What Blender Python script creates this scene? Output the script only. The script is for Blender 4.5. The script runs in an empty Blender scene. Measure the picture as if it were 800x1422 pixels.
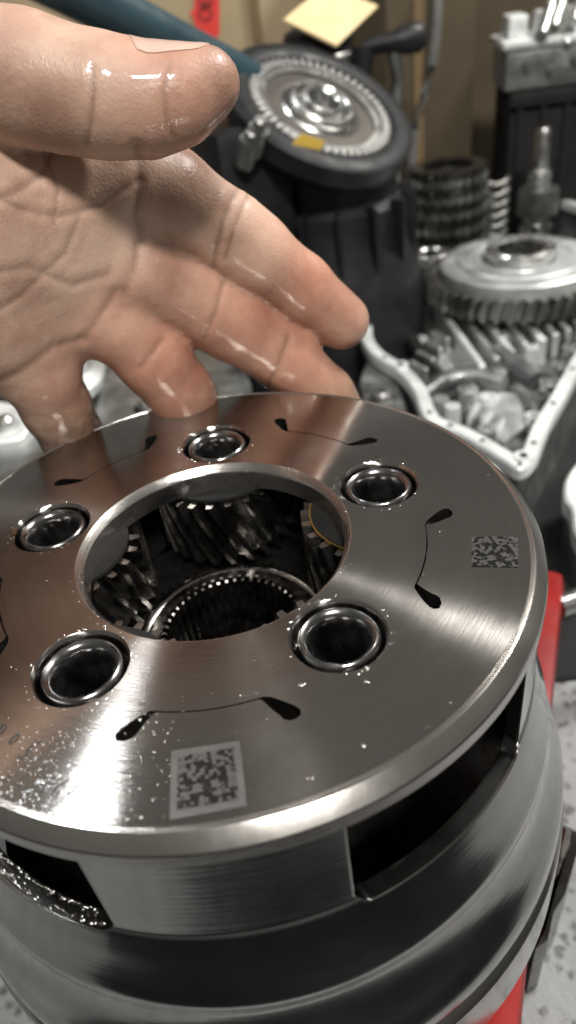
import bpy, bmesh, math, random
import numpy as np
from mathutils import Vector, Matrix
random.seed(7); rng = np.random.default_rng(7)
S = 0.06                                   # radius of the carrier's top plate, metres; all builders work in plate radii
sc = bpy.context.scene
C = sc.collection
PI = math.pi
# ---------------------------------------------------------------- camera
RIGHT = np.array([0.96855256, -0.22015991, -0.11591187])
UP = np.array([0.22344169, 0.56471334, 0.79446375])
BACK = np.array([-0.10945209, -0.79537944, 0.59614745])
CAM = np.array([0.0, -1.86743994, 1.43613948])
F = 997.815                                # focal length of the photograph in its own pixels (800 x 1422)
cd = bpy.data.cameras.new('camera'); cam = bpy.data.objects.new('camera', cd); C.objects.link(cam)
M = Matrix.Identity(4)
for i, a in enumerate((RIGHT, UP, BACK)):
    for j in range(3): M[j][i] = a[j]
for j in range(3): M[j][3] = CAM[j] * S
cam.matrix_world = M
cd.sensor_fit = 'VERTICAL'; cd.sensor_height = 36; cd.sensor_width = 36 * 800 / 1422; cd.lens = F / 1422 * 36
cd.clip_start = 0.005; cd.clip_end = 50
cd.dof.use_dof = True; cd.dof.focus_distance = 2.25 * S; cd.dof.aperture_fstop = 15
sc.camera = cam
sc.view_settings.view_transform = 'Standard'; sc.view_settings.look = 'None'
sc.view_settings.exposure = 0.0; sc.view_settings.gamma = 1
# ---------------------------------------------------------------- light: dim workshop, two ceiling fixtures
w = bpy.data.worlds.new('World'); sc.world = w; w.use_nodes = True
nt = w.node_tree; nt.nodes.clear()
o_ = nt.nodes.new('ShaderNodeOutputWorld'); bg = nt.nodes.new('ShaderNodeBackground')
tc = nt.nodes.new('ShaderNodeTexCoord'); sx = nt.nodes.new('ShaderNodeSeparateXYZ'); rp = nt.nodes.new('ShaderNodeValToRGB'); mr = nt.nodes.new('ShaderNodeMapRange')
nt.links.new(tc.outputs['Generated'], sx.inputs[0]); nt.links.new(sx.outputs['Z'], mr.inputs[0])
mr.inputs[1].default_value = -1; mr.inputs[2].default_value = 1
nt.links.new(mr.outputs[0], rp.inputs[0])
rp.color_ramp.elements[0].position = 0.28; rp.color_ramp.elements[0].color = (0.02, 0.02, 0.022, 1)
rp.color_ramp.elements[1].position = 0.85; rp.color_ramp.elements[1].color = (0.30, 0.285, 0.26, 1)
nt.links.new(rp.outputs[0], bg.inputs[0]); bg.inputs[1].default_value = 0.68; nt.links.new(bg.outputs[0], o_.inputs[0])
def lamp(name, loc, target, long_axis, sx_, sy_, watts, col):
    """ceiling fixture: a rectangle sx_ x sy_ whose long side (sx_) runs along long_axis, facing target"""
    l = bpy.data.lights.new(name, 'AREA'); l.shape = 'RECTANGLE'; l.size = sx_; l.size_y = sy_; l.energy = watts; l.color = col
    o = bpy.data.objects.new(name, l); C.objects.link(o); o.location = loc
    z = (Vector(loc) - Vector(target)).normalized(); x = Vector(long_axis); x = (x - z * x.dot(z)).normalized(); y = z.cross(x)
    o.rotation_euler = Matrix((x, y, z)).transposed().to_euler()
    return o
lamp('ceiling_light', (1.00, 0.36, 1.06), (0, 0, 0), (.7, -.7, 0), 0.30, 0.05, 22, (1.0, 0.97, 0.92))
lamp('ceiling_light', (-0.50, 0.54, 1.30), (0, 0, 0), (.44, .9, 0), 0.45, 0.10, 6, (0.96, 0.98, 1.0))
lamp('ceiling_light', (0.12, -1.00, 1.30), (0, 0, 0), (1, 0.1, 0), 0.42, 0.14, 34, (1.0, 0.97, 0.92))

# ---------------------------------------------------------------- picking places
def ray(x, y): return RIGHT * ((x - 400) / F) - UP * ((y - 711) / F) - BACK
def on(x, y, z):
    d = ray(x, y); return CAM + d * ((z - CAM[2]) / d[2])
def at(x, y, Y):
    d = ray(x, y); return CAM + d * ((Y - CAM[1]) / d[1])
def dp(x, y, depth): return CAM + ray(x, y) * depth
# ---------------------------------------------------------------- materials
def nodes(name):
    m = bpy.data.materials.new(name); m.use_nodes = True
    t = m.node_tree; b = t.nodes['Principled BSDF']
    return m, t, b
def N(t, kind, **kw):
    n = t.nodes.new('ShaderNode' + kind)
    for k, v in kw.items():
        if hasattr(n, k): setattr(n, k, v)
    return n
def noise(t, scale, detail=4, rough=.55, vec=None, dist=0):
    n = N(t, 'TexNoise'); n.inputs['Scale'].default_value = scale; n.inputs['Detail'].default_value = detail; n.inputs['Roughness'].default_value = rough; n.inputs['Distortion'].default_value = dist
    if vec is None:
        c = N(t, 'TexCoord'); vec = c.outputs['Object']
    t.links.new(vec, n.inputs['Vector']); return n.outputs['Fac']
def ramp(t, fac, stops):
    r = N(t, 'ValToRGB'); e = r.color_ramp.elements
    while len(e) < len(stops): e.new(.5)
    for el, (p, c) in zip(e, stops):
        el.position = p; el.color = (*c, 1) if len(c) == 3 else c
    t.links.new(fac, r.inputs[0]); return r.outputs[0]
def g(v): return (v, v, v)
def math_(t, op, a, b=None, clamp=False):
    n = N(t, 'Math', operation=op); n.use_clamp = clamp
    for i, v in enumerate((a, b)):
        if v is None: continue
        if isinstance(v, (int, float)): n.inputs[i].default_value = v
        else: t.links.new(v, n.inputs[i])
    return n.outputs[0]
def bump(t, b, h, strength, dist=0.0005, prev=None):
    n = N(t, 'Bump'); n.inputs['Strength'].default_value = strength; n.inputs['Distance'].default_value = dist
    t.links.new(h, n.inputs['Height'])
    if prev is not None: t.links.new(prev, n.inputs['Normal'])
    t.links.new(n.outputs[0], b.inputs['Normal']); return n.outputs[0]
def plain(name, c1, c2, rough=.5, metal=0, scale=60, bscale=300, bstr=.15, r2=None, coat=0, spec=.5, bdist=.0005):
    m, t, b = nodes(name)
    t.links.new(ramp(t, noise(t, scale, 5), [(.32, c1), (.68, c2)]), b.inputs['Base Color'])
    b.inputs['Metallic'].default_value = metal
    if r2 is None: b.inputs['Roughness'].default_value = rough
    else: t.links.new(ramp(t, noise(t, scale * 1.7, 4), [(.35, g(rough)), (.65, g(r2))]), b.inputs['Roughness'])
    b.inputs['Coat Weight'].default_value = coat; b.inputs['Coat Roughness'].default_value = .08; b.inputs['Specular IOR Level'].default_value = spec
    if bstr: bump(t, b, noise(t, bscale, 4), bstr, bdist)
    return m
def turned(name, c1, c2, rough, aniso, groove, gstr, wet=0.3, iso=.35, bevel=0, orange=False, det=3):
    """lathe-turned steel: fine concentric grooves round the object's Z axis, highlights spread across them"""
    m, t, b = nodes(name)
    co = N(t, 'TexCoord'); sp = N(t, 'SeparateXYZ'); t.links.new(co.outputs['Object'], sp.inputs[0])
    rad = math_(t, 'SQRT', math_(t, 'ADD', math_(t, 'MULTIPLY', sp.outputs[0], sp.outputs[0]), math_(t, 'MULTIPLY', sp.outputs[1], sp.outputs[1])))
    run = math_(t, 'ADD', rad, sp.outputs[2])
    cmb = N(t, 'CombineXYZ'); t.links.new(run, cmb.inputs[0])
    ang = math_(t, 'ARCTAN2', sp.outputs[1], sp.outputs[0]); t.links.new(math_(t, 'MULTIPLY', ang, .002), cmb.inputs[1])
    gr = noise(t, groove, det, .7, cmb.outputs[0])
    gr2 = noise(t, groove * .22, 2, .5, cmb.outputs[0])
    # tangent across the grooves: (Z x P) x N
    geo = N(t, 'NewGeometry')
    cr = N(t, 'VectorMath', operation='CROSS_PRODUCT'); cr.inputs[0].default_value = (0, 0, 1); t.links.new(co.outputs['Object'], cr.inputs[1])
    c2_ = N(t, 'VectorMath', operation='CROSS_PRODUCT'); t.links.new(cr.outputs[0], c2_.inputs[0]); t.links.new(geo.outputs['Normal'], c2_.inputs[1])
    nm = N(t, 'VectorMath', operation='NORMALIZE'); t.links.new(c2_.outputs[0], nm.inputs[0]); t.links.new(nm.outputs[0], b.inputs['Tangent'])
    mix = math_(t, 'ADD', math_(t, 'MULTIPLY', noise(t, 22, 5, .6), .75), math_(t, 'MULTIPLY', gr2, .25))
    t.links.new(ramp(t, mix, [(.35, c1), (.65, c2)]), b.inputs['Base Color'])
    b.inputs['Metallic'].default_value = 1
    b.inputs['Anisotropic'].default_value = aniso
    t.links.new(ramp(t, noise(t, 35, 5, .6), [(.3, g(rough * .75)), (.7, g(rough * 1.3))]), b.inputs['Roughness'])
    b.inputs['Coat Weight'].default_value = wet; b.inputs['Coat Roughness'].default_value = .12; b.inputs['Coat IOR'].default_value = 1.45
    if orange:   # a puddled film of oil, rippled like orange peel, spread over one side of the plate
        ds = N(t, 'VectorMath', operation='DISTANCE'); t.links.new(co.outputs['Object'], ds.inputs[0]); ds.inputs[1].default_value = (-.52 * S, -.80 * S, 0)
        ms = math_(t, 'ADD', math_(t, 'MULTIPLY', ds.outputs['Value'], 1 / (.62 * S)), math_(t, 'MULTIPLY', noise(t, 60, 5, .65), .9))
        mk = ramp(t, ms, [(.75, g(1)), (1.15, g(0))])
        vo = N(t, 'TexVoronoi', feature='SMOOTH_F1'); vo.inputs['Scale'].default_value = 1300; t.links.new(co.outputs['Object'], vo.inputs['Vector'])
        cb = N(t, 'Bump'); cb.inputs['Distance'].default_value = .00022; t.links.new(math_(t, 'MULTIPLY', mk, .32), cb.inputs['Strength'])
        t.links.new(math_(t, 'ADD', vo.outputs['Distance'], noise(t, 500, 3)), cb.inputs['Height']); t.links.new(cb.outputs[0], b.inputs['Coat Normal'])
        t.links.new(math_(t, 'ADD', wet, math_(t, 'MULTIPLY', mk, .75)), b.inputs['Coat Weight']); b.inputs['Coat Roughness'].default_value = .06
    prev = None
    if bevel:
        bv = N(t, 'Bevel'); bv.samples = 4; bv.inputs['Radius'].default_value = bevel; prev = bv.outputs[0]
    h = math_(t, 'ADD', gr, math_(t, 'MULTIPLY', noise(t, 90, 5, .6), iso))
    bump(t, b, h, gstr, .0002, prev)
    return m
MAT = {}
MAT['plate'] = turned('turned_steel_plate', (.34, .325, .305), (.43, .415, .395), .15, 1.0, 1900, .13, .25, iso=.10, orange=True, det=2)
MAT['rim'] = turned('turned_steel_rim', (.48, .46, .43), (.58, .56, .53), .22, .55, 2200, .3, .3, iso=.9)
MAT['lip'] = turned('turned_bore_lip', (.46, .44, .42), (.58, .56, .53), .27, .3, 1500, .5, .5, iso=.8)
MAT['body'] = turned('turned_steel_drum', (.34, .33, .32), (.46, .45, .44), .17, .6, 1300, .14, .8, bevel=.0006)
MAT['pin'] = plain('polished_pin_steel', (.18, .18, .182), (.27, .267, .265), .13, 1, 120, 700, .05, .28, coat=.4)
MAT['dark_gear'] = plain('oily_gear_steel', (.15, .143, .135), (.25, .24, .225), .18, 1, 150, 500, .04, .34, coat=.6)
MAT['interior'] = plain('oily_and_shade_dark_steel', (.03, .028, .026), (.08, .075, .07), .25, .9, 120, 500, .3, .45, coat=.5)
MAT['shade_disc'] = plain('shade_black', (.008, .008, .008), (.016, .015, .014), .7, 0, 120, 500, .2, .85, spec=.2)
MAT['bronze'] = plain('bronze_washer', (.45, .30, .10), (.60, .42, .16), .25, 1, 90, 500, .1, .4)
MAT['etch'] = None
MAT['oil'] = plain('oil_drop_on_steel', (.45, .43, .40), (.55, .53, .50), .05, 1, 200, 600, 0, .1, coat=1)
MAT['mark'] = plain('engraved_line', (.02, .02, .02), (.05, .05, .045), .6, 0, 200, 600, 0)
MAT['red'] = plain('red_enamel', (.17, .005, .004), (.24, .009, .007), .28, 0, 45, 260, .12, .45, coat=0, spec=.3)
MAT['black'] = plain('black_paint', (.005, .005, .006), (.012, .012, .013), .42, 0, 50, 250, .15, .6, coat=0, spec=.35)
MAT['rubber'] = plain('black_rubber', (.008, .008, .009), (.018, .017, .016), .7, 0, 30, 400, .3, .85, spec=.25)
MAT['alu'] = plain('cast_aluminium', (.42, .43, .43), (.66, .67, .67), .38, .85, 40, 420, .35, .55)
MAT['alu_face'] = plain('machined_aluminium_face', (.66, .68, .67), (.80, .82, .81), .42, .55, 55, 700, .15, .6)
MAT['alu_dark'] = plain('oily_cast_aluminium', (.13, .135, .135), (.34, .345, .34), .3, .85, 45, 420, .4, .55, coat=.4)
MAT['steel'] = plain('bright_steel', (.42, .42, .41), (.60, .60, .58), .2, 1, 70, 500, .12, .38)
MAT['plate_dull'] = plain('dull_clutch_plate', (.075, .069, .06), (.11, .10, .09), .5, .8, 40, 420, .15, .6)
MAT['frost'] = plain('frosted_steel', (.30, .30, .29), (.42, .42, .40), .45, .8, 60, 420, .3, .65)
MAT['grey_steel'] = plain('dull_steel', (.22, .22, .21), (.36, .36, .34), .32, 1, 60, 420, .25, .5, coat=.2)
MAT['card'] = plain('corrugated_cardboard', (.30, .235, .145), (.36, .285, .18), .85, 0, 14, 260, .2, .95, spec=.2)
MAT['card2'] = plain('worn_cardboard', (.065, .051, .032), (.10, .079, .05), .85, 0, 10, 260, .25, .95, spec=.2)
MAT['tape'] = plain('brown_packing_tape', (.16, .11, .055), (.20, .14, .075), .25, 0, 25, 120, .3, .4)
MAT['paper'] = plain('manila_card', (.60, .47, .26), (.70, .56, .33), .8, 0, 30, 300, .15, .9, spec=.2)
MAT['sticker'] = plain('red_label_film', (.62, .03, .025), (.72, .05, .04), .45, 0, 60, 300, .1, .6)
MAT['ink'] = plain('black_ink', (.02, .008, .008), (.05, .012, .012), .6, 0, 200, 300, 0)
MAT['teal'] = plain('dark_teal_enamel', (.018, .042, .055), (.032, .066, .080), .28, 0, 40, 260, .12, .42, coat=.3)
MAT['yellow'] = plain('yellow_tape', (.55, .36, .05), (.66, .45, .08), .5, 0, 60, 300, .1, .65)
MAT['cable'] = plain('grey_cable', (.09, .09, .085), (.14, .14, .13), .45, 0, 60, 300, .1, .6)

def bench_mat():
    m, t, b = nodes('stained_grey_bench')
    co = N(t, 'TexCoord')
    base = ramp(t, noise(t, 7, 6, .65), [(.3, (.13, .135, .135)), (.7, (.22, .225, .225))])
    v = N(t, 'TexVoronoi'); v.inputs['Scale'].default_value = 230; t.links.new(co.outputs['Object'], v.inputs['Vector'])
    sp = ramp(t, math_(t, 'ADD', math_(t, 'MULTIPLY', v.outputs['Distance'], .5), math_(t, 'MULTIPLY', noise(t, 240, 6, .75), .8)), [(.50, g(.10)), (.64, g(1))])
    mx = N(t, 'Mix', data_type='RGBA', blend_type='MULTIPLY'); mx.inputs[0].default_value = .75
    t.links.new(base, mx.inputs[6]); t.links.new(sp, mx.inputs[7]); t.links.new(mx.outputs[2], b.inputs['Base Color'])
    t.links.new(ramp(t, noise(t, 25, 5), [(.35, g(.35)), (.65, g(.7))]), b.inputs['Roughness'])
    bump(t, b, noise(t, 220, 6, .7), .4, .001)
    return m
MAT['bench'] = bench_mat()

def etch_mat(name, edge, lo, hi, frame):
    """mottled laser-etched square; object space x,y run -1..1 across the patch before scaling"""
    m, t, b = nodes(name)
    co = N(t, 'TexCoord'); v = N(t, 'TexVoronoi', distance='CHEBYCHEV'); v.inputs['Scale'].default_value = 1650; v.inputs['Randomness'].default_value = .6
    t.links.new(co.outputs['Object'], v.inputs['Vector'])
    bw = N(t, 'SeparateColor'); t.links.new(v.outputs['Color'], bw.inputs[0])
    mixv = math_(t, 'ADD', math_(t, 'MULTIPLY', bw.outputs[0], .55), math_(t, 'MULTIPLY', noise(t, 900, 3, .6), .55))
    col = ramp(t, mixv, [(.50, lo), (.60, hi)])
    t.links.new(col, b.inputs['Base Color']); b.inputs['Metallic'].default_value = .85; b.inputs['Roughness'].default_value = .4
    bump(t, b, mixv, .3, .0001)
    return m
MAT['etch_front'] = etch_mat('etched_patch', .1, (.022, .021, .019), (.12, .116, .108), True)
MAT['etch_right'] = etch_mat('etched_patch_dark', .1, (.02, .02, .018), (.12, .117, .11), False)
MAT['etch_frame'] = plain('etched_pale_border', (.13, .126, .118), (.16, .156, .146), .42, .85, 300, 1500, .2)

def skin_mat():
    m, t, b = nodes('oily_skin')
    at_ = N(t, 'Attribute'); at_.attribute_name = 'grime'
    sepg = N(t, 'SeparateColor'); t.links.new(at_.outputs['Color'], sepg.inputs[0])
    base = ramp(t, noise(t, 38, 6, .62), [(.36, (.35, .20, .145)), (.52, (.49, .325, .245)), (.68, (.57, .41, .315))])
    red = N(t, 'Mix', data_type='RGBA', blend_type='MULTIPLY'); t.links.new(sepg.outputs[1], red.inputs[0]); t.links.new(base, red.inputs[6]); red.inputs[7].default_value = (.95, .68, .60, 1)
    dirt = N(t, 'Mix', data_type='RGBA', blend_type='MIX')
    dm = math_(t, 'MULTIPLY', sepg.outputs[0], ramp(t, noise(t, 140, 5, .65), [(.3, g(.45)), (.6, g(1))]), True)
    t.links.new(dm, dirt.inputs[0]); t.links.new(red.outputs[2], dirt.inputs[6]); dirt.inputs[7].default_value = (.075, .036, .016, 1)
    t.links.new(dirt.outputs[2], b.inputs['Base Color'])
    b.inputs['Subsurface Weight'].default_value = .12; b.inputs['Subsurface Radius'].default_value = (1, .35, .2); b.inputs['Subsurface Scale'].default_value = .002
    t.links.new(ramp(t, noise(t, 120, 5, .6), [(.35, g(.38)), (.65, g(.6))]), b.inputs['Roughness'])
    wet = math_(t, 'MULTIPLY', sepg.outputs[2], ramp(t, noise(t, 150, 5, .65), [(.40, g(.3)), (.60, g(1))]), True)
    t.links.new(wet, b.inputs['Coat Weight']); b.inputs['Coat Roughness'].default_value = .06
    v = N(t, 'TexVoronoi', feature='DISTANCE_TO_EDGE'); v.inputs['Scale'].default_value = 900
    co = N(t, 'TexCoord'); t.links.new(co.outputs['Object'], v.inputs['Vector'])
    wv = N(t, 'TexWave'); wv.inputs['Scale'].default_value = 620; wv.inputs['Distortion'].default_value = 5; wv.inputs['Detail'].default_value = 2; wv.inputs['Detail Scale'].default_value = .12; t.links.new(co.outputs['Object'], wv.inputs['Vector'])
    h = math_(t, 'ADD', math_(t, 'MULTIPLY', v.outputs['Distance'], .8), math_(t, 'ADD', math_(t, 'MULTIPLY', wv.outputs['Fac'], .08), math_(t, 'MULTIPLY', noise(t, 320, 6, .65), 1.3)))
    bump(t, b, h, .26, .00045)
    return m
MAT['skin'] = skin_mat()
MAT['nail'] = plain('finger_nail', (.50, .335, .265), (.57, .40, .325), .28, 0, 80, 300, .05, coat=.4)

# ---------------------------------------------------------------- builders (plate radii in, metres out)
def tag(o, label=None, cat=None, group=None, kind=None):
    if label: o['label'] = label
    if cat: o['category'] = cat
    if group: o['group'] = group
    if kind: o['kind'] = kind
    return o
def empty(name, loc):
    o = bpy.data.objects.new(name, None); C.objects.link(o); o.location = Vector(loc) * S; o.empty_display_size = .01
    bpy.context.view_layer.update(); return o
def wloc(p):
    v = Vector((0, 0, 0))
    while p is not None: v = v + Vector(p.location); p = p.parent
    return v
def obj(name, bm, mat, parent=None, smooth=30, origin=None):
    """link a bmesh (world places, plate radii) as one mesh object whose origin is `origin` or its base centre"""
    co = np.array([v.co[:] for v in bm.verts])
    if origin is None:
        mn, mx = co.min(0), co.max(0); origin = ((mn[0] + mx[0]) / 2, (mn[1] + mx[1]) / 2, mn[2])
    og = Vector(origin)
    for v in bm.verts: v.co = (v.co - og) * S
    bmesh.ops.recalc_face_normals(bm, faces=bm.faces[:])
    me = bpy.data.meshes.new(name); bm.to_mesh(me); bm.free()
    me.materials.append(MAT[mat] if isinstance(mat, str) else mat)
    if smooth is not None:
        me.polygons.foreach_set('use_smooth', [True] * len(me.polygons))
        me.set_sharp_from_angle(angle=math.radians(smooth))
    o = bpy.data.objects.new(name, me); C.objects.link(o)
    wl = og * S
    if parent is not None:
        o.parent = parent; wl = wl - wloc(parent)
    o.location = wl
    return o
def put(bm, verts, faces):
    vs = [bm.verts.new(Vector(v)) for v in verts]
    for f in faces:
        try: bm.faces.new([vs[i] for i in f])
        except ValueError: pass
    return vs
def frame(axis):
    z = Vector(axis).normalized(); x = z.orthogonal().normalized()
    h = Vector((0, 0, 1)) if abs(z.z) < .95 else Vector((1, 0, 0))
    x = h.cross(z).normalized(); return x, z.cross(x), z
def lathe(bm, prof, n=64, center=(0, 0, 0), axis=(0, 0, 1), closed=False, a0=0, a1=2 * PI):
    x, y, z = frame(axis) if tuple(axis) != (0, 0, 1) else (Vector((1, 0, 0)), Vector((0, 1, 0)), Vector((0, 0, 1)))
    c = Vector(center); full = abs(a1 - a0 - 2 * PI) < 1e-6; m = n if full else n + 1
    rings = []
    for r, h in prof:
        rings.append([bm.verts.new(c + x * (r * math.cos(a0 + (a1 - a0) * i / n)) + y * (r * math.sin(a0 + (a1 - a0) * i / n)) + z * h) for i in range(m)])
    pairs = list(zip(rings, rings[1:])) + ([(rings[-1], rings[0])] if closed else [])
    for A, B in pairs:
        for i in range(n):
            j = (i + 1) % m
            bm.faces.new((A[i], A[j], B[j], B[i]))
    if not closed and full:
        for R_, (r, h) in ((rings[0], prof[0]), (rings[-1], prof[-1])):
            if r < .9 and False: bm.faces.new(R_)
    return rings
def disc_cap(bm, ring): bm.faces.new(ring)
def tube(bm, pts, r, n=12, cap=True):
    pts = [Vector(p) for p in pts]; rs = r if isinstance(r, (list, tuple)) else [r] * len(pts); rings = []
    for i, p in enumerate(pts):
        d = (pts[min(i + 1, len(pts) - 1)] - pts[max(i - 1, 0)]); x, y, z = frame(d)
        rings.append([bm.verts.new(p + x * rs[i] * math.cos(2 * PI * k / n) + y * rs[i] * math.sin(2 * PI * k / n)) for k in range(n)])
    for A, B in zip(rings, rings[1:]):
        for k in range(n): bm.faces.new((A[k], A[(k + 1) % n], B[(k + 1) % n], B[k]))
    if cap: bm.faces.new(rings[0][::-1]); bm.faces.new(rings[-1])
def prism(bm, poly, z0, z1, bev=0):
    """poly: list of (x,y) or (x,y,_) outline, extruded from z0 to z1, upper edge bevelled"""
    P = [Vector((p[0], p[1], 0)) for p in poly]; n = len(P)
    def inset(d):
        out = []
        area = sum(P[i].x * P[(i + 1) % n].y - P[(i + 1) % n].x * P[i].y for i in range(n)); sg = 1 if area > 0 else -1
        for i in range(n):
            a = (P[i] - P[i - 1]).normalized(); b = (P[(i + 1) % n] - P[i]).normalized()
            na = Vector((-a.y, a.x, 0)) * sg; nb = Vector((-b.y, b.x, 0)) * sg; h = (na + nb)
            h = h / max(.35, h.length_squared / 2) if h.length > 1e-6 else na
            out.append(P[i] + h * d)
        return out
    L = [(P, z0), (P, z1 - bev)] + ([(inset(bev), z1)] if bev else [])
    if not bev: L = [(P, z0), (P, z1)]
    rings = [[bm.verts.new((p.x, p.y, z)) for p in pts] for pts, z in L]
    for A, B in zip(rings, rings[1:]):
        for i in range(n): bm.faces.new((A[i], A[(i + 1) % n], B[(i + 1) % n], B[i]))
    bm.faces.new(rings[0][::-1]); bm.faces.new(rings[-1])
    return rings
def wallring(bm, outer, inner, z0, z1, bev=.0):
    """closed wall between two outlines of equal count"""
    n = len(outer)
    def mixp(a, b, t): return (a[0] + (b[0] - a[0]) * t, a[1] + (b[1] - a[1]) * t)
    L = [([tuple(p[:2]) for p in outer], z0), ([tuple(p[:2]) for p in outer], z1 - bev)]
    if bev: L += [([mixp(o, i, .12) for o, i in zip(outer, inner)], z1), ([mixp(o, i, .88) for o, i in zip(outer, inner)], z1)]
    L += [([tuple(p[:2]) for p in inner], z1 - bev), ([tuple(p[:2]) for p in inner], z0)]
    rings = [[bm.verts.new((p[0], p[1], z)) for p in pts] for pts, z in L]
    for k in range(len(rings)):
        A, B = rings[k], rings[(k + 1) % len(rings)]
        for i in range(n): bm.faces.new((A[i], A[(i + 1) % n], B[(i + 1) % n], B[i]))
def box(bm, c, sz, rot=None, bev=0):
    r = bmesh.ops.create_cube(bm, size=1); vs = r['verts']
    Mx = Matrix.Translation(Vector(c)) @ (rot.to_4x4() if rot is not None else Matrix.Identity(4)) @ Matrix.Diagonal((*sz, 1))
    bmesh.ops.transform(bm, matrix=Mx, verts=vs)
    if bev:
        ed = list({e for v in vs for e in v.link_edges})
        bmesh.ops.bevel(bm, geom=ed, offset=bev, segments=2, affect='EDGES', profile=.6)
def smooth_poly(pts, k=6):
    """closed Catmull-Rom through 2-D points"""
    n = len(pts); out = []
    P = [np.array(p[:2], float) for p in pts]
    for i in range(n):
        a, b, c, d = P[i - 1], P[i], P[(i + 1) % n], P[(i + 2) % n]
        for s in range(k):
            t = s / k
            out.append(tuple(.5 * ((2 * b) + (-a + c) * t + (2 * a - 5 * b + 4 * c - d) * t * t + (-a + 3 * b - 3 * c + d) * t ** 3)))
    return out
def inset_poly(poly, d):
    P = [np.array(p[:2], float) for p in poly]; n = len(P); out = []
    area = sum(P[i][0] * P[(i + 1) % n][1] - P[(i + 1) % n][0] * P[i][1] for i in range(n)); sg = 1 if area > 0 else -1
    for i in range(n):
        t_ = P[(i + 1) % n] - P[i - 1]; t_ = t_ / (np.linalg.norm(t_) + 1e-9); out.append(tuple(P[i] + np.array([-t_[1], t_[0]]) * sg * d))
    return out
def gear(bm, center, axis, r_root, r_tip, teeth, h0, h1, twist=0, layers=4, bore=None, top_w=.42):
    x, y, z = frame(axis) if tuple(axis) != (0, 0, 1) else (Vector((1, 0, 0)), Vector((0, 1, 0)), Vector((0, 0, 1)))
    c = Vector(center); prof = []
    for i in range(teeth):
        for f_, r in ((.0, r_root), (.22, r_root), (.36, r_tip), (.36 + top_w * .66, r_tip), (.86, r_root)):
            prof.append(((i + f_) / teeth * 2 * PI, r))
    rings = []
    for l in range(layers + 1):
        f = l / layers; h = h0 + (h1 - h0) * f
        rings.append([bm.verts.new(c + x * r * math.cos(a + twist * f) + y * r * math.sin(a + twist * f) + z * h) for a, r in prof])
    n = len(prof)
    for A, B in zip(rings, rings[1:]):
        for i in range(n): bm.faces.new((A[i], A[(i + 1) % n], B[(i + 1) % n], B[i]))
    for l, R_ in ((0, rings[0]), (layers, rings[-1])):
        if bore is None: bm.faces.new(R_)
        else:
            h = h0 if l == 0 else h1
            br = [bm.verts.new(c + x * bore * math.cos(a + twist * (l / layers)) + y * bore * math.sin(a + twist * (l / layers)) + z * h) for a, r in prof]
            for i in range(n): bm.faces.new((R_[i], R_[(i + 1) % n], br[(i + 1) % n], br[i]))
            rings.append(br)
    if bore is not None:
        A, B = rings[-2], rings[-1]
        for i in range(n): bm.faces.new((A[i], A[(i + 1) % n], B[(i + 1) % n], B[i]))

# ---------------------------------------------------------------- bench
BZ = -2.6
bm = bmesh.new(); put(bm, [(-30, -2.1, BZ), (40, -2.1, BZ), (40, 45, BZ), (-30, 45, BZ)], [(0, 1, 2, 3)])
tag(obj('workbench_top', bm, 'bench', smooth=None), kind='structure')

# ---------------------------------------------------------------- planetary carrier
PIN0 = math.radians(80.784); PINR = .602; STEP = 2 * PI / 5
PINS = [PIN0 - i * STEP for i in range(5)]
ZB = -1.62
car = empty('planetary_carrier', (0, 0, ZB))
tag(car, 'oily round steel planetary gear carrier with five hollow pins standing on red rails', 'gear carrier')
def circle(r, n, c=(0, 0)): return [(c[0] + r * math.cos(2 * PI * i / n), c[1] + r * math.sin(2 * PI * i / n)) for i in range(n)]
def slot_loop(a):
    """thin curved slit ending in two teardrops, in polar (degrees from the bisector, radius)"""
    D = []
    def line(sign, lo, hi, k): 
        return [(lo + (hi - lo) * i / k, (.684 + .0016 * math.cos(math.radians((lo + (hi - lo) * i / k) * 9)) + sign * .0023)) for i in range(k + 1)]
    right = [(12.2, .682), (13.6, .690), (15.4, .712), (17.2, .738), (17.9, .757), (17.6, .771), (16.4, .778), (15.2, .776), (14.3, .766), (13.9, .752), (13.0, .730), (12.0, .702), (11.6, .692)]
    left = [(-11.4, .693), (-12.2, .712), (-12.9, .735), (-13.2, .752), (-13.6, .763), (-15.0, .775), (-16.6, .776), (-17.3, .764), (-17.0, .748), (-15.8, .724), (-14.2, .702), (-12.4, .682)]
    D = line(-1, -11.6, 11.6, 14) + right + line(1, 11.0, -11.0, 14) + left
    out = []
    for d, r in D: out.append((r * math.cos(a + math.radians(d)), r * math.sin(a + math.radians(d))))
    return out
bm = bmesh.new()
def loop3(pts, z): 
    vs = [bm.verts.new((p[0], p[1], z)) for p in pts]
    es = [bm.edges.new((vs[i], vs[(i + 1) % len(vs)])) for i in range(len(vs))]
    return vs, es
def skirt(A, pts, z):
    B = [bm.verts.new((p[0], p[1], z)) for p in pts]; n = len(A)
    for i in range(n): bm.faces.new((A[i], A[(i + 1) % n], B[(i + 1) % n], B[i]))
    return B
NO, NBo, NP = 288, 192, 64
E_ = []; holes = []
o1, e = loop3(circle(.984, NO), 0); E_ += e
b1, e = loop3(circle(.450, NBo), 0); E_ += e
for a in PINS:
    v, e = loop3(circle(.137, NP, (PINR * math.cos(a), PINR * math.sin(a))), 0); E_ += e; holes.append((v, a))
slots = []
for a in PINS:
    v, e = loop3(slot_loop(a - STEP / 2), 0); E_ += e; slots.append((v, a - STEP / 2))
bmesh.ops.triangle_fill(bm, edges=E_, use_beauty=True)
TH = -.085
for v, a in holes:
    c = (PINR * math.cos(a), PINR * math.sin(a)); A = v
    for r, z in ((.133, -.004), (.129, -.011), (.127, -.024), (.127, TH)): A = skirt(A, circle(r, NP, c), z)
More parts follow.
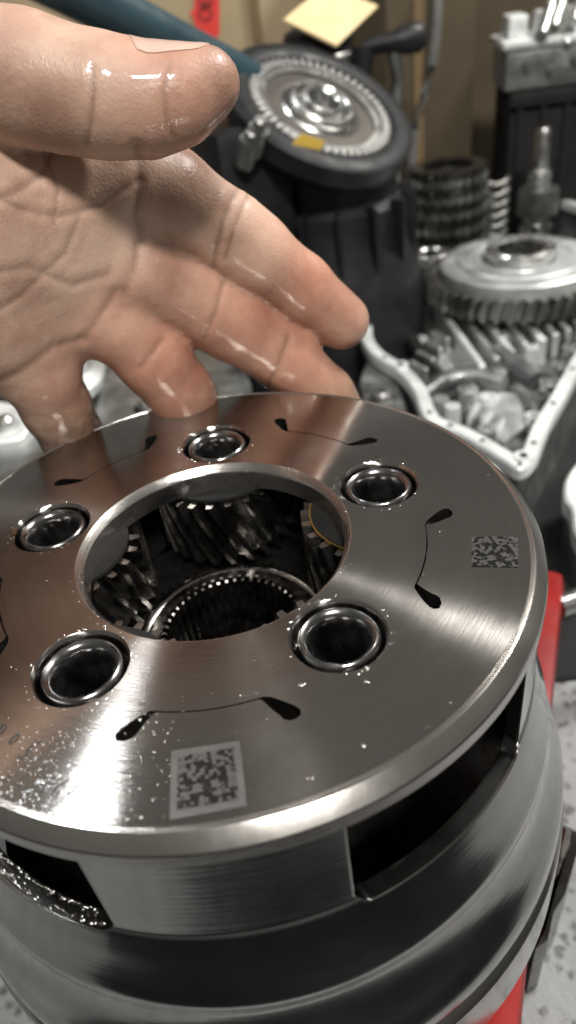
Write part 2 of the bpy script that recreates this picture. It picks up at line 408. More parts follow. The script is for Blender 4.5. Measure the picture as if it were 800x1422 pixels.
for v, a in slots:
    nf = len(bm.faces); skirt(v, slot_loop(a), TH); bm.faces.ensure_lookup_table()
    for f_ in bm.faces[nf:]: f_.material_index = 1  # slot walls darkened: oil, plus the slit's shade put into the colour
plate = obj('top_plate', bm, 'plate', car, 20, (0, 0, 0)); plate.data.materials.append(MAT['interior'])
# rim with shallow groove and chamfer, and the bore lip
bm = bmesh.new()
lathe(bm, [(.984, 0), (.987, -.004), (.991, -.004), (.995, .0005), (1.0, 0), (1.0015, -.001), (1.033, -.034), (1.036, -.040), (1.036, -.080), (1.030, TH), (.98, TH)], 288)
obj('chamfered_rim', bm, 'rim', car, 14, (0, 0, 0))
bm = bmesh.new()
lathe(bm, [(.450, 0), (.447, -.001), (.444, -.004), (.432, -.020), (.428, -.027), (.426, -.036), (.426, -.10), (.50, -.10)], 192)
obj('bore_lip', bm, 'lip', car, 16, (0, 0, 0))
# drum body with five windows
def rounded_rect(w, h, r, k=5):
    out = []
    for cx, cy, a0 in ((w - r, h - r, 0), (-w + r, h - r, 90), (-w + r, -h + r, 180), (w - r, -h + r, 270)):
        for i in range(k + 1):
            a = math.radians(a0 + 90 * i / k); out.append((cx + r * math.cos(a), cy + r * math.sin(a)))
    return out
bm = bmesh.new()
prof = [(1.028, TH - .001), (1.028, -.425), (1.029, -.431), (1.034, -.436), (1.037, -.445), (1.060, -.54), (1.086, -.650), (1.096, -.672), (1.099, -.690), (1.099, -.715), (1.096, -.730), (1.098, -.76), (1.106, -.81),
        (1.124, -.87), (1.150, -.925), (1.170, -.965), (1.180, -1.0), (1.181, -1.06), (1.178, -1.072), (1.168, -1.080), (1.168, -1.10), (1.182, -1.115), (1.192, -1.13), (1.196, -1.18), (1.196, -1.40), (1.185, -1.42), (1.13, -1.44), (1.12, ZB),
        (1.06, ZB), (1.06, -1.2), (1.03, -.80), (1.01, -.66), (.988, -.47), (.985, -.43), (.985, TH - .001)]
lathe(bm, prof, 240, closed=True)
bmesh.ops.recalc_face_normals(bm, faces=bm.faces[:])
me = bpy.data.meshes.new('drum'); bm.to_mesh(me); bm.free(); drum = bpy.data.objects.new('drum', me); C.objects.link(drum)
cutters = []
for a in PINS:
    bm = bmesh.new(); rr = rounded_rect(.330, .22, .05)
    X = Vector((math.cos(a), math.sin(a), 0)); T = Vector((-math.sin(a), math.cos(a), 0))
    # the window runs from just under the plate (its upper corners lie above, cut square) to z = -.455
    A = [bm.verts.new(X * .75 + T * (p[0]) + Vector((0, 0, -.235 + p[1]))) for p in rr]
    B = [bm.verts.new(X * 1.3 + T * (p[0]) + Vector((0, 0, -.235 + p[1]))) for p in rr]
    n = len(rr)
    for i in range(n): bm.faces.new((A[i], A[(i + 1) % n], B[(i + 1) % n], B[i]))
    bm.faces.new(A[::-1]); bm.faces.new(B); bmesh.ops.recalc_face_normals(bm, faces=bm.faces[:])
    mc = bpy.data.meshes.new('cutter'); bm.to_mesh(mc); bm.free(); co_ = bpy.data.objects.new('cutter', mc); C.objects.link(co_); cutters.append(co_)
    md = drum.modifiers.new('b', 'BOOLEAN'); md.operation = 'DIFFERENCE'; md.solver = 'EXACT'; md.object = co_
dg = bpy.context.evaluated_depsgraph_get(); me2 = bpy.data.meshes.new_from_object(drum.evaluated_get(dg))
bpy.data.objects.remove(drum)
for c_ in cutters: bpy.data.objects.remove(c_)
bm = bmesh.new(); bm.from_mesh(me2)
drum = obj('drum_body', bm, 'body', car, 28, (0, 0, 0))
# pins
for k, a in enumerate(PINS):
    c = (PINR * math.cos(a), PINR * math.sin(a), 0); bm = bmesh.new()
    r = lathe(bm, [(.002, -.42), (.048, -.42), (.052, -.36), (.056, -.26), (.064, -.15), (.074, -.075), (.080, -.042), (.086, -.022), (.094, -.010), (.104, -.005), (.110, -.008), (.115, -.017), (.118, -.03), (.119, -.044), (.119, -.45)], 56, c)
    obj('planet_pin', bm, 'pin', car, 50, c)
# pinion gears with added dark cover discs, one bronze washer edge, floor web and splined hub
for k, a in enumerate(PINS):
    c = (PINR * math.cos(a), PINR * math.sin(a), 0); bm = bmesh.new()
    gear(bm, c, (0, 0, 1), .228, .282, 24, -.39, -.112, twist=-.45, layers=6, bore=.122)
    pg = obj('pinion_gear', bm, 'dark_gear', car, 35, c)
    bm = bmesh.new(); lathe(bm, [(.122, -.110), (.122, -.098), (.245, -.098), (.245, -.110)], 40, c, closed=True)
    obj('shade_washer', bm, 'shade_disc', pg, 30, c)  # near-black disc added over the lit gear top; shade put into its colour
    if k == 1:
        bm = bmesh.new(); lathe(bm, [(.2455, -.1105), (.2455, -.102), (.252, -.102), (.252, -.1105)], 40, c, closed=True); obj('washer_edge', bm, 'bronze', pg, 30, c)
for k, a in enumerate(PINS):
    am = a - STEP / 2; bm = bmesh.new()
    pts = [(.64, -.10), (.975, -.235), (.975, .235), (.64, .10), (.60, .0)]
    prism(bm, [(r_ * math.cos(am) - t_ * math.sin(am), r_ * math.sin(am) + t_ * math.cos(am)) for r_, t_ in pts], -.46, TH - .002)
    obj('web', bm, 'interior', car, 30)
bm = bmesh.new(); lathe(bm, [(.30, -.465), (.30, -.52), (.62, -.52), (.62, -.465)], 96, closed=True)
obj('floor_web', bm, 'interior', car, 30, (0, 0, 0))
bm = bmesh.new()
# internal spline: ring with inward teeth
n = 48; outer_ = []; inner_ = []
for i in range(n):
    for f_, r in ((0, .268), (.25, .268), (.4, .242), (.75, .242), (.9, .268)):
        t_ = (i + f_) / n * 2 * PI; inner_.append((r * math.cos(t_), r * math.sin(t_))); outer_.append((.305 * math.cos(t_), .305 * math.sin(t_)))
wallring(bm, outer_, inner_, -.90, -.405, .006)
sg_ = obj('splined_hub', bm, 'dark_gear', car, 30, (0, 0, 0))
bm = bmesh.new(); lathe(bm, [(.318, -.46), (.318, -.432), (.33, -.422), (.35, -.422), (.362, -.432), (.362, -.46)], 96); obj('retaining_ring', bm, 'dark_gear', sg_, 40, (0, 0, 0))
bm = bmesh.new(); lathe(bm, [(.01, -1.0), (1.02, -1.0), (1.02, -1.03), (.01, -1.03)], 48, closed=True); obj('light_stop_plate', bm, 'interior', car, 30, (0, 0, 0))  # added dark plate, stops bench light so the windows stay black
# sun-gear-like ring just below, glinting between the pinions
bm = bmesh.new(); gear(bm, (0, 0, 0), (0, 0, 1), .372, .392, 60, -.462, -.440, bore=.365, layers=1); obj('tooth_ring', bm, 'dark_gear', sg_, 35, (0, 0, 0))
# etched patches (plain mottled squares)
def patch(name, corners, mat, z, parent):
    bm = bmesh.new(); q = [on(x, y, 0) for x, y in corners]
    put(bm, [(p[0], p[1], z) for p in q], [(0, 1, 2, 3)]); return obj(name, bm, mat, parent, None)
fr = patch('etched_border', [(236, 1139), (343, 1120), (333, 1029), (238, 1043)], 'etch_frame', .0012, car)
patch('etched_square', [(246, 1126), (332, 1110), (325, 1039), (247, 1051)], 'etch_front', .0022, fr)
patch('etched_square', [(655, 787), (720, 788), (719, 745), (655, 746)], 'etch_right', .0012, car)
# engraved strokes near the edge
STROKES = [[(0, 1013), (4, 1005), (7, 1007)], [(0, 1020), (3, 1017), (9, 1009)],
           [(12, 1032), (17, 1025), (25, 1019), (27, 1021), (22, 1028), (15, 1033), (12, 1032)],
           [(24, 1050), (31, 1053), (35, 1049), (41, 1040), (48, 1033), (54, 1031), (57, 1034)], [(37, 1042), (42, 1041)],
           [(2, 1082), (9, 1085), (13, 1078)], [(19, 1085), (23, 1091), (30, 1087)], [(36, 1089), (38, 1096), (46, 1092)],
           [(54, 1096), (58, 1101), (66, 1094)], [(71, 1104), (75, 1107), (82, 1100)], [(72, 1104), (80, 1092), (95, 1083)],
           [(92, 1104), (100, 1099), (108, 1090)]]
bm = bmesh.new()
for s_ in STROKES:
    q = [on(x, y, 0) for x, y in s_]; L_ = []; w_ = .0022
    for i, p in enumerate(q):
        d = q[min(i + 1, len(q) - 1)] - q[max(i - 1, 0)]; d = d / (np.linalg.norm(d) + 1e-9); nn = np.array([-d[1], d[0], 0]) * w_
        L_.append((bm.verts.new((p[0] + nn[0], p[1] + nn[1], .0012)), bm.verts.new((p[0] - nn[0], p[1] - nn[1], .0012))))
    for A, B in zip(L_, L_[1:]):
        try: bm.faces.new((A[0], B[0], B[1], A[1]))
        except ValueError: pass
obj('engraved_marking', bm, 'mark', car, None)
# oil: fine beads on plate and edges
def bead(bm, x, y, z, r, h, n=8):
    top = bm.verts.new((x, y, z + h)); k = random.uniform(.7, 1.4); ph = random.uniform(0, 6)
    rings = []
    for f_, hh in ((1.0, 0), (.8, .55), (.45, .88)):
        rings.append([bm.verts.new((x + r * f_ * math.cos(2 * PI * i / n + ph) * k, y + r * f_ * math.sin(2 * PI * i / n + ph) / k, z + h * hh)) for i in range(n)])
    for A, B in zip(rings, rings[1:]):
        for i in range(n): bm.faces.new((A[i], A[(i + 1) % n], B[(i + 1) % n], B[i]))
    for i in range(n): bm.faces.new((rings[-1][i], rings[-1][(i + 1) % n], top))
def free(x, y):
    r = math.hypot(x, y)
    if r > .975 or r < .456: return False
    return all(math.hypot(x - PINR * math.cos(a), y - PINR * math.sin(a)) > .145 for a in PINS)
bm = bmesh.new(); cnt = 0
while cnt < 300:
    a = math.radians(random.gauss(-122, 11)); r = .62 + .36 * random.random() ** .7
    x, y = r * math.cos(a), r * math.sin(a)
    if free(x, y): bead(bm, x, y, 0, random.uniform(.0013, .0031) * (1.7 if random.random() < .06 else 1), random.uniform(.0003, .0008)); cnt += 1
for _ in range(55):
    a = random.uniform(0, 2 * PI); r = random.choice((random.uniform(.456, .475), random.uniform(.955, .98), random.uniform(.47, .98)))
    x, y = r * math.cos(a), r * math.sin(a)
    if free(x, y): bead(bm, x, y, 0, random.uniform(.0014, .0042), random.uniform(.0005, .0012))
for a0 in PINS:
    for _ in range(26):
        a = random.uniform(0, 2 * PI); r = random.uniform(.138, .152)
        bead(bm, PINR * math.cos(a0) + r * math.cos(a), PINR * math.sin(a0) + r * math.sin(a), 0, random.uniform(.002, .005), .0016)
for px in ((419, 950), (509, 946), (413, 895), (335, 965), (430, 1080), (505, 1035)):
    p = on(*px, 0); bead(bm, p[0], p[1], 0, .0065, .0014)
for _ in range(190):
    a = PINS[3] + math.asin(random.uniform(-.32, .32)); r = random.choice((random.uniform(.988, .996), random.uniform(1.016, 1.026), random.uniform(.988, 1.026)))
    bead(bm, r * math.cos(a), r * math.sin(a), -.455, random.uniform(.0025, .006), random.uniform(.001, .003))
for _ in range(150):
    a = random.uniform(0, 2 * PI); r = random.uniform(.431, .446); bead(bm, r * math.cos(a), r * math.sin(a), -.020 * (.446 - r) / .013 - .002, random.uniform(.0015, .0035), .0012)
tag(obj('oil_beads', bm, 'oil', car, 60, (0, 0, 0)), kind='stuff')

# ---------------------------------------------------------------- red stand under the carrier
e0 = on(727, 1400, ZB); e1 = on(770, 960, ZB); dr = (e1 - e0) / np.linalg.norm(e1 - e0); nr = np.array([-dr[1], dr[0], 0])
endp = on(778, 790, ZB); L1 = float(np.dot(endp - e0, dr))
st = empty('red_stand', (0, 0, BZ)); tag(st, 'red enamelled stand with long rails under the steel carrier', 'stand')
def rail(off, l0, l1, name='rail'):
    bm = bmesh.new(); wv = .30; a = e0 + dr * l0 + nr * (wv / 2 + off); b = e0 + dr * l1 + nr * (wv / 2 + off); c = (a + b) / 2
    rot = Matrix((dr, nr, (0, 0, 1))).transposed()
    box(bm, (c[0], c[1], (ZB + BZ) / 2), (l1 - l0, wv, ZB - BZ - .002), rot, .07); return obj(name, bm, 'red', st, 40)
rail(0, -.30, L1); rail(1.35, .1, L1 - .25)
bm = bmesh.new(); c = e0 + dr * .4 + nr * .82; box(bm, (c[0], c[1], BZ + .22), (.3, 1.06, .3), Matrix((dr, nr, (0, 0, 1))).transposed(), .04); obj('crossbar', bm, 'red', st, 40)
bm = bmesh.new(); p = on(776, 842, ZB - .16); q = p + np.array([1.1, .1, 0.0]); tube(bm, [p, q], .07, 16); obj('rod', bm, 'steel', st, 40)

# ---------------------------------------------------------------- the hand
def dmm(x, y, d): return dp(x, y, d / 60.0) * 60.0       # millimetres
class SDF:
    def __init__(s, lo, hi, h):
        s.h = h; s.lo = np.array(lo, float); s.n = np.ceil((np.array(hi) - lo) / h).astype(int) + 1
        s.d = np.full(s.n, 30, np.float32)
    def sub(s, lo, hi):
        a = np.clip(np.floor((lo - s.lo) / s.h).astype(int), 0, s.n - 1); b = np.clip(np.ceil((hi - s.lo) / s.h).astype(int) + 1, 1, s.n)
        sl = tuple(slice(i, j) for i, j in zip(a, b))
        X, Y, Z = np.meshgrid(*[(np.arange(i, j) * s.h + l).astype(np.float32) for i, j, l in zip(a, b, s.lo)], indexing='ij')
        return sl, X, Y, Z
    def chain(s, pts, k, kin=4.0, m=10):
        """pts: [(xyz, radius)...] tapered capsules; blended into the field with radius k"""
        P = np.array([p for p, r in pts]); Rr = max(r for p, r in pts)
        sl, X, Y, Z = s.sub(P.min(0) - Rr - m, P.max(0) + Rr + m); loc = None
        for (a, ra), (b, rb) in zip(pts, pts[1:]):
            a = np.array(a, np.float32); b = np.array(b, np.float32); ab = b - a; L2 = float(ab @ ab)
            t = np.clip(((X - a[0]) * ab[0] + (Y - a[1]) * ab[1] + (Z - a[2]) * ab[2]) / L2, 0, 1)
            dd = np.sqrt((X - a[0] - t * ab[0]) ** 2 + (Y - a[1] - t * ab[1]) ** 2 + (Z - a[2] - t * ab[2]) ** 2) - (ra + (rb - ra) * t)
            loc = dd if loc is None else smin(loc, dd, kin)
        s.d[sl] = smin(s.d[sl], loc, k)
def smin(a, b, k):
    h = np.clip(.5 + .5 * (b - a) / k, 0, 1); return b + (a - b) * h - k * h * (1 - h)
def nets(s):
    d = s.d; ins = d < 0; nx, ny, nz = d.shape
    cnt = np.zeros((nx - 1, ny - 1, nz - 1), np.int8)
    cs = [(i, j, k) for i in (0, 1) for j in (0, 1) for k in (0, 1)]
    for i, j, k in cs: cnt += ins[i:nx - 1 + i, j:ny - 1 + j, k:nz - 1 + k]
    I = np.argwhere((cnt > 0) & (cnt < 8)); idx = -np.ones(cnt.shape, np.int64); idx[tuple(I.T)] = np.arange(len(I))
    acc = np.zeros((len(I), 3)); num = np.zeros(len(I))
    for a in cs:
        for ax in range(3):
            if a[ax]: continue
            b = list(a); b[ax] = 1
            va = d[tuple((I + a).T)]; vb = d[tuple((I + b).T)]; mk = (va < 0) != (vb < 0)
            t = np.where(mk, va / np.where(mk, va - vb, 1), 0); p = np.tile(np.array(a, float), (len(I), 1)); p[:, ax] = t
            acc[mk] += p[mk]; num[mk] += 1
    V = (I + acc / num[:, None]) * s.h + s.lo
    faces = []
    for ax in range(3):
        o1, o2 = [(1, 2), (2, 0), (0, 1)][ax]
        A = [slice(None)] * 3; B = [slice(None)] * 3; A[ax] = slice(0, -1); B[ax] = slice(1, None)
        sA = ins[tuple(A)]; sB = ins[tuple(B)]; E = np.argwhere(sA != sB)
        E = E[(E[:, o1] > 0) & (E[:, o2] > 0) & (E[:, o1] < d.shape[o1] - 1) & (E[:, o2] < d.shape[o2] - 1)]
        fl = sA[tuple(E.T)]
        q = []
        for da, db in ((0, 0), (-1, 0), (-1, -1), (0, -1)):
            c = E.copy(); c[:, o1] += da; c[:, o2] += db; q.append(idx[tuple(c.T)])
        q = np.stack(q, 1); q[~fl] = q[~fl][:, ::-1]; faces.append(q)
    return V, np.concatenate(faces)
def ch(*pts): return [(dmm(x, y, d), r) for x, y, d, r in pts]
THUMB = ch((-190, 190, 136, 17), (-60, 98, 132, 12.0), (40, 112, 131, 10.6), (100, 128, 131, 9.8), (150, 136, 131, 9.6), (205, 141, 131, 8.8), (250, 133, 131, 7.6), (287, 116, 131, 6.1))
INDEX = ch((165, 255, 158, 11.5), (232, 272, 161, 10.3), (320, 328, 171, 9.5), (350, 350, 175, 9.3), (415, 400, 186, 8.6), (474, 446, 196, 7.6))
MIDDLE = ch((130, 348, 164, 11.0), (195, 375, 167, 9.9), (290, 430, 179, 9.1), (320, 448, 183, 9.2), (395, 497, 194, 8.8), (452, 550, 203, 8.0), (476, 578, 207, 7.0))
RING = ch((100, 410, 168, 10.6), (160, 444, 171, 9.5), (214, 499, 179, 8.9), (250, 545, 187, 8.5), (285, 590, 195, 7.2))
PINKY = ch((35, 470, 168, 10.5), (55, 520, 171, 8.9), (78, 565, 179, 8.3), (100, 605, 187, 7.8), (120, 640, 193, 6.6))
WR = dmm(-330, 330, 132)
LO, HI = np.array([-190, -60, -50]), np.array([60, 110, 90])
hs = SDF(LO, HI, 1.0); fs = SDF(LO, HI, 1.0)
hs.chain([(dmm(-620, 420, 112), 26), (WR, 23)], 8)
for tgt, r0, r1 in ((INDEX[0][0], 20, 11.8), (MIDDLE[0][0], 21, 11.6), (RING[0][0], 20, 11.6), (PINKY[0][0], 19, 11.6)):
    hs.chain([(WR, r0), ((WR + tgt) / 2, (r0 + r1) / 2 - 1), (tgt, r1)], 9)
hs.chain(ch((-230, 210, 138, 19), (-110, 215, 140, 15)), 10)                           # thenar pad
hs.chain(ch((-180, 440, 150, 16), (-40, 450, 160, 12.5)), 10)                          # heel of the palm
hs.chain(ch((150, 275, 155, 5), (90, 340, 158, 5.5), (45, 420, 161, 5)), 7)            # pad under the finger roots
for fg in (INDEX, MIDDLE, RING, PINKY): fs.chain(fg, 2.2, 2.5)
hs.d = smin(hs.d, fs.d, 4.5)
hs.chain(THUMB, 1.2, 3)
V, Q = nets(hs)
# creases: grooves pressed along lines drawn over the palm side
def proj(V_):
    q = V_ / 60.0 - CAM; z = -(q @ BACK); return np.stack([400 + F * (q @ RIGHT) / z, 711 - F * (q @ UP) / z], 1), z * 60
def vnormals(V_, Q_):
    nf = np.cross(V_[Q_[:, 2]] - V_[Q_[:, 0]], V_[Q_[:, 3]] - V_[Q_[:, 1]]); vn = np.zeros_like(V_)
    for k in range(4): np.add.at(vn, Q_[:, k], nf)
    return vn / (np.linalg.norm(vn, axis=1)[:, None] + 1e-9)
def subdivide(V_, Q_):
    """one linear split of every quad, then a light smoothing keeps the nets' steps out"""
    nV = len(V_); ed = np.concatenate([np.sort(Q_[:, [k, (k + 1) % 4]], 1) for k in range(4)])
    ue, inv = np.unique(ed, axis=0, return_inverse=True); inv = inv.reshape(4, -1)
    em = (V_[ue[:, 0]] + V_[ue[:, 1]]) / 2; fc = V_[Q_].mean(1)
    ei = [inv[k] + nV for k in range(4)]; fi = np.arange(len(Q_)) + nV + len(ue)
    nq = [np.stack([Q_[:, k], ei[k], fi, ei[k - 1]], 1) for k in range(4)]
    return np.concatenate([V_, em, fc]), np.concatenate(nq)
def relax(V_, Q_, it, lam):
    ed = np.unique(np.concatenate([np.sort(Q_[:, [k, (k + 1) % 4]], 1) for k in range(4)]), axis=0)
    for l_ in [lam, -lam * 1.02] * it:
        s_ = np.zeros_like(V_); c_ = np.zeros(len(V_))
        np.add.at(s_, ed[:, 0], V_[ed[:, 1]]); np.add.at(s_, ed[:, 1], V_[ed[:, 0]]); np.add.at(c_, ed[:, 0], 1); np.add.at(c_, ed[:, 1], 1)
        V_ = V_ + l_ * (s_ / c_[:, None] - V_)
    return V_
V = relax(V, Q, 4, .5)
V, Q = subdivide(V, Q); V = relax(V, Q, 3, .5)
vn = vnormals(V, Q)
if np.mean(np.einsum('ij,ij->i', vn, V - V.mean(0))) < 0: Q = Q[:, ::-1]; vn = -vn
px, dz = proj(V); toward = np.einsum('ij,ij->i', vn, CAM * 60 - V) > 0
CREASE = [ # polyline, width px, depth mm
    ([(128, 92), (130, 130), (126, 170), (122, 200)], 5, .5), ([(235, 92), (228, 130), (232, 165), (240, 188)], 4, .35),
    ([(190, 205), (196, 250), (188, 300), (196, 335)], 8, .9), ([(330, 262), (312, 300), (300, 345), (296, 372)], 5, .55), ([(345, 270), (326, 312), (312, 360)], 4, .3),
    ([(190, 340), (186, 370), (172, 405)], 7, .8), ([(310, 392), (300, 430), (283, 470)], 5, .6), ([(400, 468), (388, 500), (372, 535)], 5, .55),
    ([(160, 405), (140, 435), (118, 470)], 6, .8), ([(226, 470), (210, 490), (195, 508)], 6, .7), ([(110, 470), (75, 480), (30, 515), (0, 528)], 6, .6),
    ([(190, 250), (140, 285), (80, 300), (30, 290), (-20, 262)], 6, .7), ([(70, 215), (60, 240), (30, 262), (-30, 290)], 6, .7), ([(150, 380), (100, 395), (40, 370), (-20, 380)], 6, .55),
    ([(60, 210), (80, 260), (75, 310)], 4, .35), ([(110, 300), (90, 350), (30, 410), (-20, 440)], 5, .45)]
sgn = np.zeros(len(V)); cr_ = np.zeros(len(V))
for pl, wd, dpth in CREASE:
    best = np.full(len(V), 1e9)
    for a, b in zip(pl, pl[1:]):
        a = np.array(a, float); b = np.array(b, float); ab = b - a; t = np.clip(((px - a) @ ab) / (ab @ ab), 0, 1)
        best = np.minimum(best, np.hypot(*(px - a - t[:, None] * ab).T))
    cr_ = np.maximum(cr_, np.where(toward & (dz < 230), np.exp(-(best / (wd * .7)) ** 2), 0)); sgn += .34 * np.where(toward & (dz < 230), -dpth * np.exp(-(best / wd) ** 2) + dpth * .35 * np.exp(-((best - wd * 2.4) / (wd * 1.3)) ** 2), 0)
V = V + vn * sgn[:, None]
me = bpy.data.meshes.new('hand'); og = V.min(0) * .5 + V.max(0) * .5; og[2] = V[:, 2].min()
me.from_pydata(((V - og) / 1000).tolist(), [], Q.tolist())
me.polygons.foreach_set('use_smooth', [True] * len(Q)); me.materials.append(MAT['skin'])
def near(pts, rad):
    out = np.zeros(len(V))
    for p in pts: out = np.maximum(out, np.clip(1.35 - np.linalg.norm(V - p, axis=1) / rad, 0, 1))
    return out
redd = np.clip(near([MIDDLE[3][0], MIDDLE[4][0], INDEX[4][0], RING[2][0]], 22) * .9 + near([THUMB[6][0]], 14) * .8, 0, 1)
wet = np.clip(near([MIDDLE[4][0], MIDDLE[5][0], MIDDLE[3][0], RING[3][0], PINKY[3][0], INDEX[5][0]], 20) + near([THUMB[6][0], THUMB[7][0]], 15), 0, 1)
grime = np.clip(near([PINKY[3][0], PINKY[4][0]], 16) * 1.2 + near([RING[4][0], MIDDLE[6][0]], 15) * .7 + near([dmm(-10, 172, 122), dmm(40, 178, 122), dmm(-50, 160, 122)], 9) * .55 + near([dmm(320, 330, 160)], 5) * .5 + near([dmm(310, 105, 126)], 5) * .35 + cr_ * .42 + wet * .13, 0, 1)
ca = me.color_attributes.new('grime', 'FLOAT_COLOR', 'POINT')
ca.data.foreach_set('color', np.stack([grime, redd, wet, np.ones(len(V))], 1).astype(np.float32).ravel())
hand = bpy.data.objects.new('hand', me); C.objects.link(hand); hand.location = og / 1000
tag(hand, 'bare oily hand with spread fingers reaching behind the steel carrier rim', 'hand')
# thumb nail: a thin curved plate on the thumb's upper side
a, b = THUMB[6][0], THUMB[7][0]; ax_ = (b - a) / np.linalg.norm(b - a); upv = UP * .90 + BACK * .36; upv -= ax_ * (upv @ ax_); upv /= np.linalg.norm(upv); sd = np.cross(ax_, upv)
def field(p_):
    q_ = (p_ - hs.lo) / hs.h; i0 = np.floor(q_).astype(int); fr_ = q_ - i0; v_ = 0
    for di in (0, 1):
        for dj in (0, 1):
            for dk in (0, 1): v_ += hs.d[i0[0] + di, i0[1] + dj, i0[2] + dk] * (fr_[0] if di else 1 - fr_[0]) * (fr_[1] if dj else 1 - fr_[1]) * (fr_[2] if dk else 1 - fr_[2])
    return float(v_)
def surf(base_, dv_):
    lo_, hi_ = .0, 16.0
    if field(base_) > 0: return 0.0
    for _ in range(18):
        m_ = (lo_ + hi_) / 2
        if field(base_ + dv_ * m_) < 0: lo_ = m_
        else: hi_ = m_
    return lo_
bm = bmesh.new(); nu, nv = 10, 10; gt = []
for layer in (0, 1):
    gd = []
    for i in range(nu + 1):
        u = i / nu; base = a + ax_ * (-4.2 + 12.4 * u); off = .14 if layer else -.5
        wmax = math.radians(46) * math.sqrt(max(.05, 1 - (2 * abs(u - .45)) ** 4 * .55))
        row = []
        for j in range(nv + 1):
            dv = upv * math.cos(wmax * (2 * j / nv - 1)) + sd * math.sin(wmax * (2 * j / nv - 1)); row.append(bm.verts.new((base + dv * (surf(base, dv) + off)) / 60))
        gd.append(row)
    gt.append(gd)
for gd in gt:
    for i in range(nu):
        for j in range(nv): bm.faces.new((gd[i][j], gd[i + 1][j], gd[i + 1][j + 1], gd[i][j + 1]))
def rimloop(gd): return [gd[0][j] for j in range(nv + 1)] + [gd[i][nv] for i in range(1, nu + 1)] + [gd[nu][j] for j in range(nv - 1, -1, -1)] + [gd[i][0] for i in range(nu - 1, 0, -1)]
ra, rb = rimloop(gt[0]), rimloop(gt[1])
for i in range(len(ra)): bm.faces.new((ra[i], ra[(i + 1) % len(ra)], rb[(i + 1) % len(ra)], rb[i]))
obj('thumb_nail', bm, 'nail', hand, 50)

# ---------------------------------------------------------------- things behind
def xy(p): return (float(p[0]), float(p[1]))
# black rubber mat under the parts behind
bm = bmesh.new(); mt = [on(560, 960, BZ), on(815, 950, BZ), on(1500, 700, BZ)]
prism(bm, [xy(on(300, 1000, BZ)), xy(on(840, 940, BZ)), (8.5, 2.5), (9, 9.5), (-7, 9.5), (-6, 1.6)], BZ, BZ + .05, .02)
tag(obj('rubber_mat', bm, 'rubber', None, 30), 'black rubber mat spread on the bench behind the carrier', 'mat')
MZ = BZ + .05
# open transmission case
RZ = -1.75
pxs = [(500, 455), (514, 488), (548, 512), (572, 538), (592, 582), (640, 603), (692, 634), (722, 650), (746, 632), (764, 588), (792, 540), (830, 470), (880, 400), (900, 345), (850, 300), (760, 270), (650, 275), (560, 320), (515, 390)]
out = smooth_poly([xy(on(x, y, RZ)) for x, y in pxs], 5); inn = inset_poly(out, .13)
cc = np.mean(np.array(out), 0)
case = empty('gearbox_case', (cc[0], cc[1], MZ)); tag(case, 'open cast aluminium gearbox case with pale machined rim beside the carrier', 'gearbox case')
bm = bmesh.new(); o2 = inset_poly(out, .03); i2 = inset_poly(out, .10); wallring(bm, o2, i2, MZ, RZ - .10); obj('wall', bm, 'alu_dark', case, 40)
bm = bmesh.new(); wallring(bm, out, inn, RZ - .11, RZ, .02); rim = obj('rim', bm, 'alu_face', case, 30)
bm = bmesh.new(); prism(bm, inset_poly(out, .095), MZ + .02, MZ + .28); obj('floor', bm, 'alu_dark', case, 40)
for x, y in ((727, 634), (556, 507)):
    p = on(x, y, RZ); bm = bmesh.new(); lathe(bm, [(.0001, .004), (.03, .004), (.032, .012), (.075, .012), (.08, .0), (.08, -.1)], 20, (p[0], p[1], RZ)); b_ = obj('bolt_boss', bm, 'alu_face', case, 30)
    bm = bmesh.new(); lathe(bm, [(.0001, .0145), (.034, .0145), (.034, .010)], 16, (p[0], p[1], RZ)); obj('dark_hole_disc', bm, 'rubber', b_, 30)  # flat dark disc on the boss; the hole's shade is its colour
for x, y in ((590, 575), (617, 595), (665, 618), (752, 612), (777, 564), (808, 508), (850, 435), (530, 497), (508, 440)):
    k_near = min(range(len(out)), key=lambda i_: math.hypot(out[i_][0] - on(x, y, RZ)[0], out[i_][1] - on(x, y, RZ)[1])); m_ = ((out[k_near][0] + inn[k_near][0]) / 2, (out[k_near][1] + inn[k_near][1]) / 2)
    bm = bmesh.new(); lathe(bm, [(.0001, .003), (.024, .003), (.026, -.004)], 14, (m_[0], m_[1], RZ)); obj('dark_hole_disc', bm, 'rubber', rim, 30)  # dark disc laid on the rim, shade of a hole as colour
def bar(pts, r, mat, name, parent, z=None, n=10):
    bm = bmesh.new(); tube(bm, [on(x, y, zz) for x, y, zz in pts], r, n); return obj(name, bm, mat, parent, 50)
# parallel casting fins, pipes and bosses inside
def fin(x0, y0, dx, dy, wpx, z, mat, zb=None):
    bm = bmesh.new(); q = [on(x, y, z) for x, y in ((x0, y0), (x0 + dx, y0 + dy), (x0 + dx + wpx, y0 + dy - wpx * .25), (x0 + wpx, y0 - wpx * .25))]
    prism(bm, [xy(v) for v in q], MZ + .2 if zb is None else zb, z, .015); obj('fin', bm, mat, case, 40)
for k in range(5): fin(604 + 20 * k, 424 - 7 * k, 62, 84 - 3 * k, 9, -1.95, 'alu_face' if k % 2 == 0 else 'alu')
for k in range(8): fin(712 + 17 * k, 428 - 7 * k, 40, 44, 8, -1.98, 'alu_face')
bar([(590, 548, -2.12), (615, 530, -2.08), (640, 522, -2.06), (668, 524, -2.06), (700, 534, -2.08)], .10, 'alu_dark', 'oil_pipe', case)
bar([(570, 470, -2.1), (590, 500, -2.1), (600, 520, -2.1)], .085, 'interior', 'oil_pipe', case)
bar([(690, 490, -2.0), (745, 530, -2.05)], .11, 'alu_dark', 'oil_pipe', case)
